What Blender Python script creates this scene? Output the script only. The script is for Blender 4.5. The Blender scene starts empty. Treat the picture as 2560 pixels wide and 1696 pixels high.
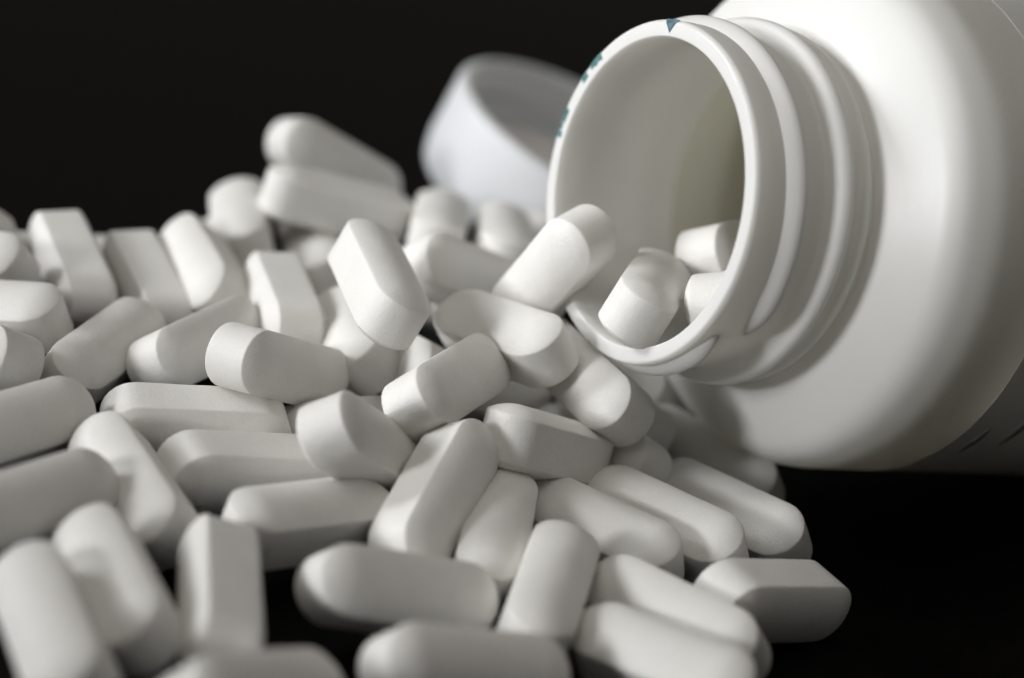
import bpy, bmesh, math, random
from mathutils import Vector, Matrix, Quaternion, noise

# ---------------------------------------------------------------- scene, camera, light
scene = bpy.context.scene
COL = scene.collection
MM = 0.001
random.seed(4)

CAM_LOC = Vector((-0.00000, -0.00000, 102.21386)) * MM
CAM_ROT = Matrix(((0.97815, -0.20791, 0.00000), (0.07451, 0.35054, -0.93358), (0.19410, 0.91318, 0.35837)))                 # columns: camera right, up, back in world space
cam_data = bpy.data.cameras.new('camera')
cam = bpy.data.objects.new('camera', cam_data)
COL.objects.link(cam)
cam.matrix_world = Matrix.Translation(CAM_LOC) @ CAM_ROT.to_4x4()
cam_data.sensor_width = 36.0
cam_data.lens = 75.0
cam_data.clip_start = 0.005
cam_data.clip_end = 20.0
cam_data.dof.use_dof = True
cam_data.dof.focus_distance = 0.227
cam_data.dof.aperture_fstop = 10.5
cam_data.dof.aperture_blades = 0
scene.camera = cam

world = bpy.data.worlds.new('World')
scene.world = world
world.use_nodes = True
bg = world.node_tree.nodes['Background']
bg.inputs['Color'].default_value = (1.0, 0.955, 0.90, 1)
bg.inputs['Strength'].default_value = 0.075

def area_lamp(name, loc, target, sx, sy, power, color, spread=180):
    d = bpy.data.lights.new(name, 'AREA')
    d.shape = 'RECTANGLE'; d.size = sx; d.size_y = sy
    d.energy = power; d.color = color; d.spread = math.radians(spread)
    o = bpy.data.objects.new(name, d); COL.objects.link(o)
    o.location = loc
    o.rotation_euler = (Vector(target) - Vector(loc)).to_track_quat('-Z', 'Y').to_euler()
    return o

# window on the left, a dim room ceiling above and behind the camera
area_lamp('window_light', (-0.57, 0.255, 0.225), (0.02, 0.275, 0.035), 0.17, 0.19, 0.122, (0.97, 0.985, 1.0), 32)
area_lamp('added_bottle_light', (-0.52, -0.17, 0.17), (0.05, 0.25, 0.075), 0.13, 0.12, 0.083, (0.99, 0.99, 1.0), 26)  # added narrow lamp aimed at the bottle, brightens neck and shoulder
area_lamp('room_light', (-0.25, 0.10, 0.95), (0.0, 0.24, 0.0), 0.9, 0.9, 2.5, (1.0, 0.965, 0.915))

scene.view_settings.view_transform = 'Standard'
scene.view_settings.look = 'None'
scene.view_settings.exposure = 0.0
scene.view_settings.gamma = 1.0
scene.view_settings.use_curve_mapping = False
scene.cycles.use_denoising = True
scene.cycles.adaptive_threshold = 0.02
scene.cycles.max_bounces = 8
scene.cycles.diffuse_bounces = 5
scene.cycles.sample_clamp_indirect = 4.0

# ---------------------------------------------------------------- materials
def new_mat(name):
    m = bpy.data.materials.new(name); m.use_nodes = True
    return m, m.node_tree.nodes, m.node_tree.links, m.node_tree.nodes['Principled BSDF']

def tex_coord(nodes, links, scale_off=True):
    tc = nodes.new('ShaderNodeTexCoord')
    if not scale_off:
        return tc.outputs['Object']
    oi = nodes.new('ShaderNodeObjectInfo')
    mul = nodes.new('ShaderNodeMath'); mul.operation = 'MULTIPLY'; mul.inputs[1].default_value = 7.0
    links.new(oi.outputs['Random'], mul.inputs[0])
    add = nodes.new('ShaderNodeVectorMath'); add.operation = 'ADD'
    links.new(tc.outputs['Object'], add.inputs[0]); links.new(mul.outputs[0], add.inputs[1])
    return add.outputs[0]

def noise_tex(nodes, links, vec, scale, detail=3.0, rough=0.5):
    n = nodes.new('ShaderNodeTexNoise')
    n.inputs['Scale'].default_value = scale
    n.inputs['Detail'].default_value = detail
    n.inputs['Roughness'].default_value = rough
    links.new(vec, n.inputs['Vector'])
    return n.outputs['Fac']

def ramp(nodes, links, fac, stops):
    r = nodes.new('ShaderNodeValToRGB')
    links.new(fac, r.inputs['Fac'])
    e = r.color_ramp.elements
    e[0].position, e[0].color = stops[0][0], (*stops[0][1], 1)
    e[1].position, e[1].color = stops[1][0], (*stops[1][1], 1)
    for p, c in stops[2:]:
        x = e.new(p); x.color = (*c, 1)
    return r.outputs['Color']

def bump(nodes, links, bsdf, height, strength, dist):
    b = nodes.new('ShaderNodeBump')
    b.inputs['Strength'].default_value = strength
    b.inputs['Distance'].default_value = dist
    links.new(height, b.inputs['Height']); links.new(b.outputs[0], bsdf.inputs['Normal'])
    return b

# film-coated tablet: off-white, fine powdery grain, soft gloss
pill_mat, n, l, p = new_mat('tablet_coating')
v = tex_coord(n, l)
f1 = noise_tex(n, l, v, 260.0, 4.0)
f2 = noise_tex(n, l, v, 2600.0, 3.0, 0.6)
f3 = noise_tex(n, l, v, 330.0, 2.0)
mix = n.new('ShaderNodeMath'); mix.operation = 'MULTIPLY_ADD'
l.new(f3, mix.inputs[0]); mix.inputs[1].default_value = 1.5; l.new(f2, mix.inputs[2])
bump(n, l, p, mix.outputs[0], 0.55, 0.00009)
f4 = noise_tex(n, l, v, 5200.0, 2.0, 0.7)
sp = n.new('ShaderNodeMath'); sp.operation = 'MULTIPLY_ADD'
l.new(f4, sp.inputs[0]); sp.inputs[1].default_value = 0.6
hf = n.new('ShaderNodeMath'); hf.operation = 'MULTIPLY'; hf.inputs[1].default_value = 0.4
l.new(f1, hf.inputs[0]); l.new(hf.outputs[0], sp.inputs[2])
oi = n.new('ShaderNodeObjectInfo')
tone = ramp(n, l, sp.outputs[0], [(0.32, (0.735, 0.72, 0.685)), (0.68, (0.825, 0.815, 0.79))])
vary = n.new('ShaderNodeHueSaturation')
rv = n.new('ShaderNodeMapRange'); rv.inputs['To Min'].default_value = 0.95; rv.inputs['To Max'].default_value = 1.03
l.new(oi.outputs['Random'], rv.inputs['Value']); l.new(rv.outputs[0], vary.inputs['Value'])
l.new(tone, vary.inputs['Color']); l.new(vary.outputs[0], p.inputs['Base Color'])
l.new(ramp(n, l, f2, [(0.3, (0.44,)*3), (0.7, (0.58,)*3)]), p.inputs['Roughness'])
p.inputs['Specular IOR Level'].default_value = 0.42
p.inputs['Subsurface Weight'].default_value = 0.0
p.inputs['Subsurface Radius'].default_value = (1.0, 0.85, 0.65)
p.inputs['Subsurface Scale'].default_value = 0.0008

def plastic(name, color, rough, trans, spec=0.5):
    m, n, l, p = new_mat(name)
    v = tex_coord(n, l, False)
    f = noise_tex(n, l, v, 900.0, 3.0)
    g = noise_tex(n, l, v, 60.0, 2.0)
    c0 = tuple(x * 0.965 for x in color)
    l.new(ramp(n, l, g, [(0.35, c0), (0.65, color)]), p.inputs['Base Color'])
    l.new(ramp(n, l, f, [(0.3, (rough - 0.015,)*3), (0.7, (rough + 0.02,)*3)]), p.inputs['Roughness'])
    p.inputs['Specular IOR Level'].default_value = spec
    bump(n, l, p, f, 0.02, 0.00001)
    if trans > 0:
        t = n.new('ShaderNodeBsdfTranslucent'); t.inputs['Color'].default_value = (0.97, 0.955, 0.88, 1)
        mx = n.new('ShaderNodeMixShader'); mx.inputs[0].default_value = trans
        out = n['Material Output']
        l.new(p.outputs[0], mx.inputs[1]); l.new(t.outputs[0], mx.inputs[2]); l.new(mx.outputs[0], out.inputs['Surface'])
    return m

bottle_mat = plastic('white_bottle_plastic', (0.93, 0.93, 0.925), 0.37, 0.32)
inner_mat = plastic('inner_wall_light_tint', (0.96, 0.94, 0.82), 0.5, 0.6)  # yellow of light passing through the wall, painted into the base colour
label_mat = plastic('bottle_label_film', (0.91, 0.91, 0.90), 0.46, 0.28)
cap_mat = plastic('white_cap_plastic', (0.84, 0.855, 0.885), 0.45, 0.2)
liner_mat = plastic('cap_liner_card', (0.80, 0.78, 0.76), 0.6, 0.0, 0.3)

ink_mat, n, l, p = new_mat('teal_seal_ink')
v = tex_coord(n, l, False)
l.new(ramp(n, l, noise_tex(n, l, v, 1500.0, 4.0), [(0.35, (0.012, 0.10, 0.095)), (0.62, (0.10, 0.24, 0.25))]), p.inputs['Base Color'])
p.inputs['Roughness'].default_value = 0.6
ink_pale, n, l, p = new_mat('pale_teal_seal_ink')
v = tex_coord(n, l, False)
l.new(ramp(n, l, noise_tex(n, l, v, 1100.0, 4.0), [(0.35, (0.035, 0.085, 0.11)), (0.62, (0.10, 0.18, 0.215))]), p.inputs['Base Color'])
p.inputs['Roughness'].default_value = 0.6
print_mat, n, l, p = new_mat('faint_label_print')
p.inputs['Base Color'].default_value = (0.30, 0.29, 0.27, 1)
p.inputs['Roughness'].default_value = 0.6

table_mat, n, l, p = new_mat('black_table')
v = tex_coord(n, l, False)
f = noise_tex(n, l, v, 420.0, 5.0)
l.new(ramp(n, l, f, [(0.3, (0.0022, 0.0018, 0.0017)), (0.75, (0.0052, 0.0041, 0.0037))]), p.inputs['Base Color'])
p.inputs['Roughness'].default_value = 0.38
p.inputs['Specular IOR Level'].default_value = 0.05
bump(n, l, p, f, 0.12, 0.0001)

# ---------------------------------------------------------------- helpers
def mesh_obj(name, verts, faces, mat, parent=None, smooth=True, auto=None):
    me = bpy.data.meshes.new(name)
    me.from_pydata(verts, [], faces); me.update()
    bm = bmesh.new(); bm.from_mesh(me)
    bmesh.ops.recalc_face_normals(bm, faces=bm.faces)
    bm.to_mesh(me); bm.free()
    me.materials.append(mat)
    for q in me.polygons: q.use_smooth = smooth
    o = bpy.data.objects.new(name, me); COL.objects.link(o)
    if parent: o.parent = parent
    return o

def tag(o, label, cat, group=None, kind=None):
    if label: o['label'] = label
    if cat: o['category'] = cat
    if group: o['group'] = group
    if kind: o['kind'] = kind
    return o

def rev(profile, seg=128, closed=True):
    """revolve (r, z) points, in mm, round local Z; closed profile -> closed solid of revolution"""
    verts, faces = [], []
    n = len(profile)
    for i in range(seg):
        t = 2 * math.pi * i / seg
        for r, z in profile:
            verts.append((r * math.cos(t) * MM, r * math.sin(t) * MM, z * MM))
    for i in range(seg):
        j = (i + 1) % seg
        for k in range(n if closed else n - 1):
            m = (k + 1) % n
            faces.append((i * n + k, j * n + k, j * n + m, i * n + m))
    return verts, faces

def smooth_path(pts, rad, steps=5):
    """round the corners of an open (r, z) polyline"""
    out = [pts[0]]
    for i in range(1, len(pts) - 1):
        a, b, c = Vector(pts[i-1][:2]), Vector(pts[i][:2]), Vector(pts[i+1][:2])
        rr = pts[i][2] if len(pts[i]) > 2 else rad
        d1, d2 = (a - b), (c - b)
        q = min(rr, d1.length * 0.45, d2.length * 0.45)
        p0 = b + d1.normalized() * q; p2 = b + d2.normalized() * q
        for s in range(steps + 1):
            t = s / steps
            w = p0 * (1-t)**2 + b * 2*t*(1-t) + p2 * t*t
            out.append((w.x, w.y))
    out.append(pts[-1])
    return [(x[0], x[1]) for x in out]

# ---------------------------------------------------------------- table
ts = 2.2
verts, faces = [], []
tab = mesh_obj('tabletop', [(-ts, -0.9, 0), (ts, -0.9, 0), (ts, 2.6, 0), (-ts, 2.6, 0),
                            (-ts, -0.9, -0.03), (ts, -0.9, -0.03), (ts, 2.6, -0.03), (-ts, 2.6, -0.03)],
               [(0, 1, 2, 3), (4, 5, 6, 7), (0, 1, 5, 4), (1, 2, 6, 5), (2, 3, 7, 6), (3, 0, 4, 7)], table_mat, smooth=False)
tab['kind'] = 'structure'

# ---------------------------------------------------------------- bottle
MOUTH = Vector((10.55492, 221.32359, 36.98307))
AX = Vector((0.82255, 0.56221, -0.08566)).normalized()            # from the mouth into the bottle
RM, SJ, RB = 18.684, 22.845, 29.323
BL = 90.0                                # mouth to base, mm
RI = RM - 1.95
Zl = -AX
Xl = (Vector((0, 0, 1)) - Zl * Zl.z).normalized()
Yl = Zl.cross(Xl)
bottle = bpy.data.objects.new('pill_bottle', None); COL.objects.link(bottle)
BASE = MOUTH + AX * BL
bottle.matrix_world = Matrix.Translation(BASE * MM) @ Matrix((Xl, Yl, Zl)).transposed().to_4x4()
bottle.empty_display_size = 0.01
tag(bottle, 'large white plastic pill bottle lying on its side, open mouth toward the pile', 'bottle')

def sz(s): return BL - s                 # local z of a ring s mm below the lip
outer = smooth_path([
    (RI, sz(0.35)), (RI + 0.15, sz(0.0), 0.15), (RM - 0.3, sz(0.0), 0.3), (RM, sz(0.45), 0.3), (RM, sz(2), 0.3),
    (RM - 0.25, sz(9.4), 0.4), (RM + 1.55, sz(10.6), 0.8), (RM + 1.8, sz(11.7), 0.9), (RM + 0.5, sz(12.7), 0.9),
    (RM + 0.7, sz(13.2), 0.4), (RM + 1.15, sz(13.7), 0.4), (RM + 1.15, sz(14.6), 0.4), (RM + 0.4, sz(15.2), 0.5),
    (RM + 0.3, sz(15.9), 0.9), (RM + 2.4, sz(16.6), 1.6), (RB - 1.3, sz(19.4), 2.6), (RB, sz(24.0), 3.0),
    (RB, sz(27.0), 0.5), (RB, sz(BL - 4), 1.0), (RB, sz(BL), 3.0), (RB - 7, sz(BL), 1.5), (RB - 9, sz(BL - 1.5), 1.0), (0.05, sz(BL - 1.8))], 0.4)
inner = smooth_path([
    (0.05, sz(BL - 3.2)), (RB - 9, sz(BL - 3.0), 1), (RB - 1.5, sz(BL - 2), 3), (RB - 1.4, sz(24), 3.4),
    (RB - 3.6, sz(20.6), 4), (RI + 1.8, sz(18.8), 1.6), (RI - 0.1, sz(17.0), 0.9), (RI, sz(1.6), 0.3), (RI, sz(0.35))], 0.4)
vv, ff = rev(outer + inner[:-1], 160)
body = mesh_obj('body', vv, ff, bottle_mat, bottle)
body.data.materials.append(inner_mat)            # inside of the wall: warm glow of light within, put into its colour
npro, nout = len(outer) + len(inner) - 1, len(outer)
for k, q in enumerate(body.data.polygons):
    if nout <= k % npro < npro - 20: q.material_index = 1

# screw thread: one turn of helix from beside the lip round to the lower right again
def thread():
    prof = [(-0.25, -1.7), (0.15, -1.35), (0.8, -0.6), (1.12, 0.0), (1.1, 0.4), (0.75, 0.8), (-0.25, 1.25)]
    verts, faces = [], []
    N = 150; a0, a1 = math.radians(241), math.radians(-121)
    for i in range(N + 1):
        t = i / N; ang = a0 + (a1 - a0) * t
        s = 2.35 + 3.75 * t
        k = min(1.0, min(t, 1 - t) / 0.05); k = math.sin(k * math.pi / 2) ** 0.8
        for dr, ds in prof:
            r = RM - 0.1 + (dr if dr < 0 else dr * k) - (1 - k) * 0.25
            z = sz(s + ds * (0.35 + 0.65 * k))
            verts.append((r * math.cos(ang) * MM, r * math.sin(ang) * MM, z * MM))
    m = len(prof)
    for i in range(N):
        for j in range(m):
            q = (j + 1) % m
            faces.append((i*m + j, (i+1)*m + j, (i+1)*m + q, i*m + q))
    faces.append(tuple(range(m))); faces.append(tuple(N*m + j for j in range(m)))
    return verts, faces
tv, tf = thread()
mesh_obj('thread', tv, tf, bottle_mat, bottle)

# paper-thin label sleeve round the body and the mould seam at the foot of the shoulder
lv, lf = rev([(RB + 0.02, sz(33)), (RB + 0.04, sz(33)), (RB + 0.04, sz(BL - 8)), (RB + 0.02, sz(BL - 8))], 160)
sleeve = mesh_obj('label_sleeve', lv, lf, label_mat, bottle, smooth=False)
def print_bar(s0, s1, a0, a1):
    verts, faces = [], []
    for i in range(13):
        t = i / 12; ang = math.radians(a0 + (a1 - a0) * t)
        w = (s1 - s0) * (0.35 + 0.65 * math.sin(math.pi * t)) / 2; m = (s0 + s1) / 2
        for r in (RB + 0.045, RB + 0.065):
            for s in (m - w, m + w):
                verts.append((r * math.cos(ang) * MM, r * math.sin(ang) * MM, sz(s) * MM))
    for i in range(12):
        b, c = i * 4, i * 4 + 4
        for u, w in ((0, 1), (1, 3), (3, 2), (2, 0)): faces.append((b + u, c + u, c + w, b + w))
    faces += [(0, 1, 3, 2), (48, 49, 51, 50)]
    mesh_obj('printed_bar', verts, faces, print_mat, sleeve)
print_bar(35.6, 36.8, 229, 240)
print_bar(40.0, 41.4, 233, 247)
# remains of the printed foil seal on the lip
def lip_patch(name, a0, a1, r0, r1, mat, jag=0.12, tri=False):
    verts, faces = [], []
    n = 10; th = 0.06; m = 7
    rnd = random.Random(int(a0 * 13))
    for i in range(n + 1):
        t = i / n
        ang = math.radians(a0 + (a1 - a0) * t)
        lo = r0 + rnd.uniform(-jag, jag); hi = r1 + rnd.uniform(-jag, jag) * 0.4
        if tri: lo = r1 - (r1 - r0) * (1 - abs(2 * t - 1)) - 0.05
        pts = []
        for j in range(m):
            r = lo + (hi - lo) * j / (m - 1)
            x = max(0.0, r - (RM - 0.62))
            pts.append((r + 0.4 * x * 0.1, sz(0) - x * x / 1.25))
        for dz in (0.012, th):
            for r, z in pts:
                verts.append((r * math.cos(ang) * MM, r * math.sin(ang) * MM, (z + dz) * MM))
    ring = list(range(m)) + list(range(2 * m - 1, m - 1, -1))
    for i in range(n):
        b, c = i * 2 * m, (i + 1) * 2 * m
        for k in range(2 * m):
            q = ring[(k + 1) % (2 * m)]; w = ring[k]
            faces.append((b + w, c + w, c + q, b + q))
    for b in (0, n * 2 * m): faces.append(tuple(b + k for k in ring))
    return mesh_obj(name, verts, faces, mat, bottle)
lip_patch('seal_residue', 9, 16, RI + 0.55, RM + 0.02, ink_pale, 0.0, True)
lip_patch('seal_residue', 53, 60, RI + 0.95, RM + 0.02, ink_mat)
lip_patch('seal_residue', 63, 66.5, RI + 0.85, RM - 0.1, ink_mat)
lip_patch('seal_residue', 79, 84, RI + 0.95, RM + 0.0, ink_mat)
lip_patch('seal_residue', 84.5, 87, RI + 1.1, RM + 0.0, ink_pale)
lip_patch('seal_residue', 87.5, 90, RI + 0.8, RM + 0.0, ink_mat)

# ---------------------------------------------------------------- cap
CN = Vector((0.28092, -0.07197, 0.95703)).normalized()           # out of the open end
CC = Vector((5.73405, 298.57976, 20.58888))                        # centre of the open end
CR, CH = 21.600, 14.0
cap = bpy.data.objects.new('bottle_cap', None); COL.objects.link(cap)
Xc = (Vector((1, 0, 0)) - CN * CN.x).normalized(); Yc = CN.cross(Xc)
cap.matrix_world = Matrix.Translation((CC - CN * CH) * MM) @ Matrix((Xc, Yc, CN)).transposed().to_4x4()
cap.empty_display_size = 0.01
tag(cap, 'loose white screw cap lying upturned behind the bottle mouth', 'bottle cap')
co = smooth_path([(0.05, 0), (CR - 0.8, 0, 4.5), (CR, 3.2, 3.0), (CR, CH - 0.6, 0.4), (CR - 0.9, CH, 0.8), (CR - 1.8, CH, 0.8),
                  (CR - 2.3, CH - 1.0, 0.5), (CR - 2.4, 5.0, 0.8), (CR - 3.4, 4.0, 0.6), (0.05, 3.9)], 0.4)
cv, cf = rev(co, 144, closed=False)
mesh_obj('cap_shell', cv, cf, cap_mat, cap)
dv, df = rev(smooth_path([(0.05, 3.95), (CR - 3.6, 3.95), (CR - 3.0, 4.6, 0.3), (CR - 3.2, 4.95, 0.3), (CR - 7, 4.8, 0.5), (CR - 7.6, 5.5, 0.3), (CR - 8.6, 5.5, 0.3), (CR - 9.2, 4.8, 0.3), (0.05, 4.75)], 0.3), 96, closed=False)
mesh_obj('cap_liner', dv, df, liner_mat, cap)
def cap_thread():
    prof = [(0.15, -0.9), (-0.8, -0.2), (-0.8, 0.2), (0.15, 0.9)]
    verts, faces = [], []
    N = 110
    for i in range(N + 1):
        t = i / N; ang = t * math.radians(400); z0 = 7.0 + 4.0 * t
        k = min(1, min(t, 1 - t) / 0.06)
        for dr, dz in prof:
            r = CR - 2.3 + (dr if dr > 0 else dr * k)
            verts.append((r * math.cos(ang) * MM, r * math.sin(ang) * MM, (z0 + dz) * MM))
    for i in range(N):
        for j in range(4):
            q = (j + 1) % 4
            faces.append((i*4 + j, (i+1)*4 + j, (i+1)*4 + q, i*4 + q))
    return verts, faces
cv, cf = cap_thread()
mesh_obj('cap_thread', cv, cf, cap_mat, cap)

# ---------------------------------------------------------------- caplets
PL, PW, PT, PB = 20.0, 7.1, 7.5, 4.9
def caplet_mesh(name, seed):
    """stadium outline, flat belly band, domed faces meeting the band in a slightly rounded edge"""
    rw = PW / 2; hs = PL / 2 - rw; sag = (PT - PB) / 2
    R = (rw * rw + sag * sag) / (2 * sag)
    prof = []                                    # (inset from outline, height), from band middle to dome crown
    for z in (0.0, PB * 0.25): prof.append((0.0, z))
    e = 0.16                                     # edge rounding
    th0 = math.asin(rw / R)
    def dome(d):                                 # height above band edge at inset d
        x = rw - d
        return math.sqrt(R * R - x * x) - (R - sag)
    p0 = Vector((0.0, PB / 2 - e)); p1 = Vector((0.0, PB / 2)); d2 = e * 0.75
    p2 = Vector((d2, PB / 2 + dome(d2)))
    for k in range(5):
        t = k / 4; w = p0 * (1-t)**2 + p1 * 2*t*(1-t) + p2 * t*t
        prof.append((w.x, w.y))
    for k in range(1, 11):
        d = d2 + (rw * 0.985 - d2) * (k / 10) ** 1.0
        prof.append((d, PB / 2 + dome(d)))
    full = [(d, -z) for d, z in reversed(prof[1:])] + prof
    na = 14; ns = 10
    outline = []                                 # (cx, dirx, diry) round the stadium
    for i in range(na + 1):
        a = -math.pi / 2 + math.pi * i / na; outline.append((hs, math.cos(a), math.sin(a)))
    for i in range(1, ns): outline.append((hs - 2 * hs * i / ns, 0.0, 1.0))
    for i in range(na + 1):
        a = math.pi / 2 + math.pi * i / na; outline.append((-hs, math.cos(a), math.sin(a)))
    for i in range(1, ns): outline.append((-hs + 2 * hs * i / ns, 0.0, -1.0))
    m = len(outline); verts, faces = [], []
    for d, z in full:
        for cx, dx, dy in outline:
            r = rw - d
            p = Vector((cx + dx * r, dy * r, z))
            nz = noise.noise(p * 0.32 + Vector((seed * 9.1, seed * 3.3, 0)))
            p *= 1 + 0.006 * nz
            verts.append(tuple(p * MM))
    nr = len(full)
    for k in range(nr - 1):
        for i in range(m):
            j = (i + 1) % m
            faces.append((k*m + i, k*m + j, (k+1)*m + j, (k+1)*m + i))
    faces.append(tuple(reversed(range(m)))); faces.append(tuple((nr-1)*m + i for i in range(m)))
    me = bpy.data.meshes.new(name); me.from_pydata(verts, [], faces); me.update()
    for q in me.polygons: q.use_smooth = True
    me.materials.append(pill_mat)
    return me
variants = [caplet_mesh('caplet', s) for s in range(4)]

GROUP = 'white caplets spilled from the bottle'
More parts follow.
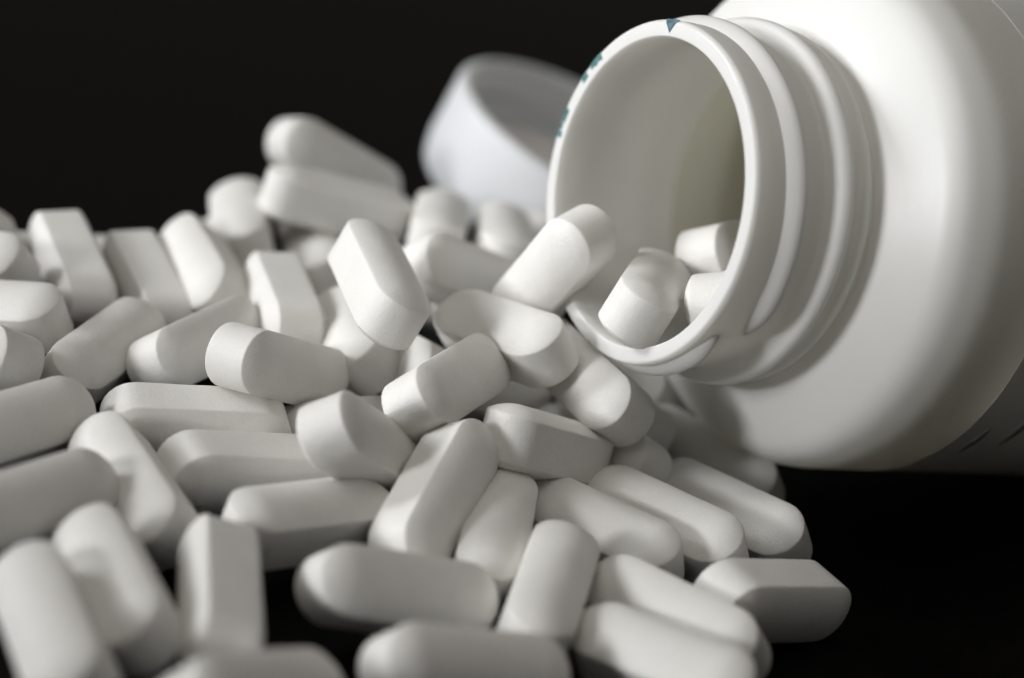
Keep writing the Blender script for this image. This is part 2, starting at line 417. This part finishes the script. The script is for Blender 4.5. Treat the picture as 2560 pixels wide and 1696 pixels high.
# label, centre (mm), orientation quaternion
CAPLETS = [
    ('white caplet cut off by the left edge, its rounded tip poking out highest there', (-71.514, 244.207, 7.302), (0.8707, 0.4197, -0.2086, -0.1486)),
    ('white caplet on edge at far left, leftmost of the leaning row against the dark background', (-53.222, 237.129, 8.398), (0.5515, 0.6664, -0.3174, -0.3886)),
    ('white caplet on edge, second of the leaning row from the left, narrow bright stripe', (-44.447, 239.773, 6.914), (0.5560, 0.6672, -0.3106, -0.3863)),
    ('white caplet leaning face-on, third of the row from the left, soft rounded ridge', (-38.405, 242.356, 9.610), (0.7462, 0.4213, -0.2210, -0.4658)),
    ('white caplet on edge below the upright blunt one, long bright stripe on its left', (-27.167, 234.215, 10.545), (0.5627, 0.6036, -0.3918, -0.4068)),
    ('blunt white caplet standing upright left of the two stacked ones at the top', (-37.010, 258.099, 10.706), (0.7660, 0.1637, -0.1135, -0.6112)),
    ('topmost white caplet of the pile, tilted down to the right against the dark background', (-28.278, 275.274, 15.683), (0.8092, 0.4823, 0.3231, 0.0908)),
    ('white caplet directly under the topmost one, bright left end and shaded underside', (-25.659, 260.546, 15.151), (0.9782, -0.0285, 0.0695, 0.1939)),
    ('caplet at the left edge, second from the top, only its pointed right half visible', (-64.915, 231.598, 7.941), (0.9185, 0.3053, -0.1993, -0.1529)),
    ('white caplet lying flat at the left edge, third from the top, long edge line visible', (-58.191, 219.836, 7.438), (0.9691, 0.1709, -0.1433, -0.1055)),
    ('white caplet at the left edge just above mid-height, short rounded end in view', (-56.871, 210.579, 5.876), (0.8166, 0.4410, -0.3256, -0.1807)),
    ('white caplet tilted up to the right below the leaning row, broad smooth face', (-44.478, 218.199, 6.331), (0.7616, 0.2306, 0.1173, 0.5941)),
    ('white caplet half hidden behind the one with the bright blunt end, left of centre', (-34.581, 222.780, 7.917), (0.7534, 0.3607, 0.2159, 0.5057)),
    ('white caplet with a broad bright side facing left, propped at the middle of the heap', (-15.763, 222.250, 20.146), (0.8289, -0.0948, 0.1402, -0.5331)),
    ('blurred white caplet rising on end in front of the loose cap', (-12.212, 259.993, 15.081), (0.7225, -0.0284, -0.0265, -0.6903)),
    ('blurred white caplet with a bright left tip lying behind the propped middle one', (-6.436, 243.713, 14.974), (0.8612, 0.3443, 0.2906, 0.2353)),
    ('shaded white caplet buried under the one leaning into the bottle mouth', (-4.955, 252.809, 7.443), (0.8077, 0.4193, 0.3574, 0.2098)),
    ('blurred white caplet on end between the cap and the bottle rim, bright left side', (-3.834, 260.280, 14.974), (0.7375, -0.0462, -0.0125, -0.6736)),
    ('faint blurred white caplet squeezed against the left of the bottle rim', (-0.074, 276.260, 10.716), (0.7363, 0.1498, -0.1796, -0.6349)),
    ('white caplet seen end-on with a bright blunt left end, left of centre', (-24.097, 213.910, 11.210), (0.7187, 0.4850, 0.4254, 0.2595)),
    ('long caplet with flat strip on top, upper of two parallel ones left of centre', (-30.915, 205.904, 6.087), (0.6475, 0.7424, 0.1214, 0.1219)),
    ('white caplet leaning up into the bottle mouth over the lower left rim', (3.015, 228.620, 23.463), (0.6038, 0.5442, -0.5713, 0.1134)),
    ('bright white caplet lying across the heap just left of the bottle mouth', (-0.833, 224.353, 16.041), (0.8796, 0.2432, -0.2063, -0.3529)),
    ('white caplet right under the bottle rim with a glossy bright lower end', (9.011, 222.639, 13.769), (0.7721, 0.4440, -0.1830, -0.4162)),
    ('shaded white caplet tucked directly beneath the glossy ended one under the rim', (13.647, 233.854, 5.963), (0.7518, 0.4005, -0.3204, -0.4144)),
    ('barely visible dark white caplet deepest under the bottle neck', (16.545, 247.370, 4.280), (0.7445, 0.3685, -0.3091, -0.4630)),
    ('small shaded white caplet tip between the faceted one and the parallel group on the right', (11.873, 223.709, 4.915), (0.8160, 0.4158, -0.2800, -0.2878)),
    ('white caplet with its flat side facing front and a shiny rounded left end, centre right', (6.052, 211.567, 9.476), (0.8771, -0.1561, 0.1215, 0.4376)),
    ('white caplet seen almost end-on at the centre, grey face turned up to the right', (-5.651, 211.840, 13.972), (0.7654, 0.2925, 0.2133, 0.5320)),
    ('small bright bit of a white caplet in the gap left of the end-on central one', (-10.513, 228.383, 8.524), (0.7346, 0.3926, -0.3846, -0.3978)),
    ('white caplet sloping down to the right below the propped middle one, half shaded', (-18.070, 229.461, 9.842), (0.7706, 0.3013, -0.2283, -0.5131)),
    ('blurred white caplet standing under the two stacked ones, right of the upright blunt one', (-27.306, 259.167, 8.440), (0.7770, 0.1672, -0.1346, -0.5917)),
    ('white caplet with a curved bright left band and grey face, centre of the picture', (-12.292, 200.126, 10.040), (0.8341, 0.2053, 0.3985, 0.3214)),
    ('sharp white caplet leaning steeply at the front centre, bright band along its left', (-4.319, 196.689, 7.855), (0.6145, -0.1164, 0.4642, -0.6272)),
    ('shaded white caplet standing behind the sharp leaning one, to its right', (2.382, 196.903, 4.840), (0.7090, 0.0400, 0.0799, -0.6996)),
    ('white caplet lying level below the two parallel ones, dark lower side over the black table', (-16.255, 191.082, 5.121), (0.9141, 0.0781, 0.0762, 0.3906)),
    ('white caplet lying at the front centre just below the sharp leaning one', (-5.546, 180.857, 4.867), (0.8838, 0.3727, 0.2014, 0.1987)),
    ('blurred white caplet lying nearest at the bottom edge, centre', (2.245, 169.172, 4.811), (0.8902, 0.3494, 0.1910, 0.2214)),
    ('white caplet mostly below the bottom edge, only its blurred top showing', (-15.032, 156.330, 5.323), (0.8426, 0.2306, 0.2795, 0.3984)),
    ('white caplet on edge pointing at the viewer, bright stripe, beside the bare black patch', (-21.290, 172.464, 5.217), (0.5891, 0.5189, -0.3526, -0.5093)),
    ('blurred white caplet pointing at the viewer, second from the left at the bottom', (-30.388, 170.185, 5.185), (0.8121, 0.3088, -0.1371, -0.4758)),
    ('very blurred white caplet in the bottom left corner', (-33.589, 160.482, 5.208), (0.8186, 0.2814, -0.1059, -0.4894)),
    ('white caplet sloping down to the right at lower left, full top face bright', (-33.831, 190.656, 4.954), (0.8090, 0.3749, -0.1225, -0.4358)),
    ('white caplet at the left edge tilted up to the right, lower of the parallel pair', (-42.229, 180.190, 5.844), (0.8248, 0.3236, 0.1519, 0.4381)),
    ('white caplet at the left edge tilted up to the right, upper of the parallel pair', (-48.547, 194.915, 6.102), (0.8216, 0.3482, 0.1448, 0.4274)),
    ('long caplet with flat strip on top, lower of two parallel ones left of centre', (-23.763, 200.582, 4.534), (0.6432, 0.7021, 0.2593, 0.1616)),
    ('small rounded end of a caplet peeking out between the parallel pair and banded one', (-15.647, 217.226, 4.040), (0.7938, 0.4018, 0.2807, 0.3599)),
    ('white caplet of the right-hand parallel group nearest the bottle', (25.479, 230.865, 3.458), (0.8811, 0.3525, -0.1083, -0.2961)),
    ('white caplet second from the bottle in the right-hand parallel group', (27.721, 216.145, 3.812), (0.8977, 0.3088, -0.1243, -0.2886)),
    ('white caplet third from the bottle in the right-hand parallel group', (20.305, 208.893, 4.542), (0.9165, 0.2648, -0.1027, -0.2816)),
    ('white caplet fourth from the bottle in the right-hand parallel group, partly shaded', (13.318, 204.154, 4.147), (0.9338, 0.2204, -0.0814, -0.2699)),
    ('white caplet standing toward the viewer left of the front right pair, dark lower end', (8.613, 185.810, 5.437), (0.6713, -0.0026, 0.0894, -0.7358)),
    ('rightmost white caplet, on edge with a flat strip on top and a bright left end', (31.539, 196.333, 4.680), (0.6368, 0.6716, 0.3349, 0.1768)),
    ('white caplet lying at the front right, upper one of the last parallel pair', (21.617, 187.336, 4.642), (0.8789, 0.3601, -0.1455, -0.2770)),
    ('caplet at bottom right cut by the frame, lower one of the last parallel pair', (20.478, 178.103, 4.485), (0.9300, 0.2001, -0.1398, -0.2747)),
    ('white caplet coming out of the bottle mouth over the lower inner rim', (13.628, 223.023, 24.736), (0.7524, 0.0964, 0.1241, 0.6397)),
    ('white caplet deep inside the bottle mouth, partly hidden by the right rim', (23.171, 238.400, 27.061), (0.7532, 0.4053, 0.2967, 0.4247)),
    ('small white caplet end just inside the right of the bottle rim', (23.246, 224.621, 25.688), (0.7157, 0.3852, 0.3942, 0.4290)),
    ('shaded caplet in the dark gap under the one lying across the heap', (-1.354, 235.811, 4.545), (0.8216, 0.2961, 0.2654, 0.4085)),
    ('white caplet buried inside the pile, all but hidden by the ones around it', (-27.778, 244.928, 4.331), (0.0742, -0.0414, -0.5830, 0.8080)),
    ('white caplet buried inside the pile, all but hidden by the ones around it', (-0.208, 216.830, 3.905), (0.5725, -0.7368, -0.3006, 0.1973)),
    ('white caplet buried inside the pile, all but hidden by the ones around it', (-40.934, 262.167, 4.206), (0.1335, 0.7166, 0.6763, 0.1062)),
    ('white caplet buried inside the pile, all but hidden by the ones around it', (-56.211, 248.645, 3.958), (0.6782, -0.7106, -0.1493, 0.1133)),
]
for i, (label, loc, q) in enumerate(CAPLETS):
    o = bpy.data.objects.new('caplet', variants[i % 4])
    COL.objects.link(o)
    o.rotation_mode = 'QUATERNION'
    o.location = Vector(loc) * MM
    o.rotation_quaternion = Quaternion(q)
    tag(o, label, 'caplet', GROUP)
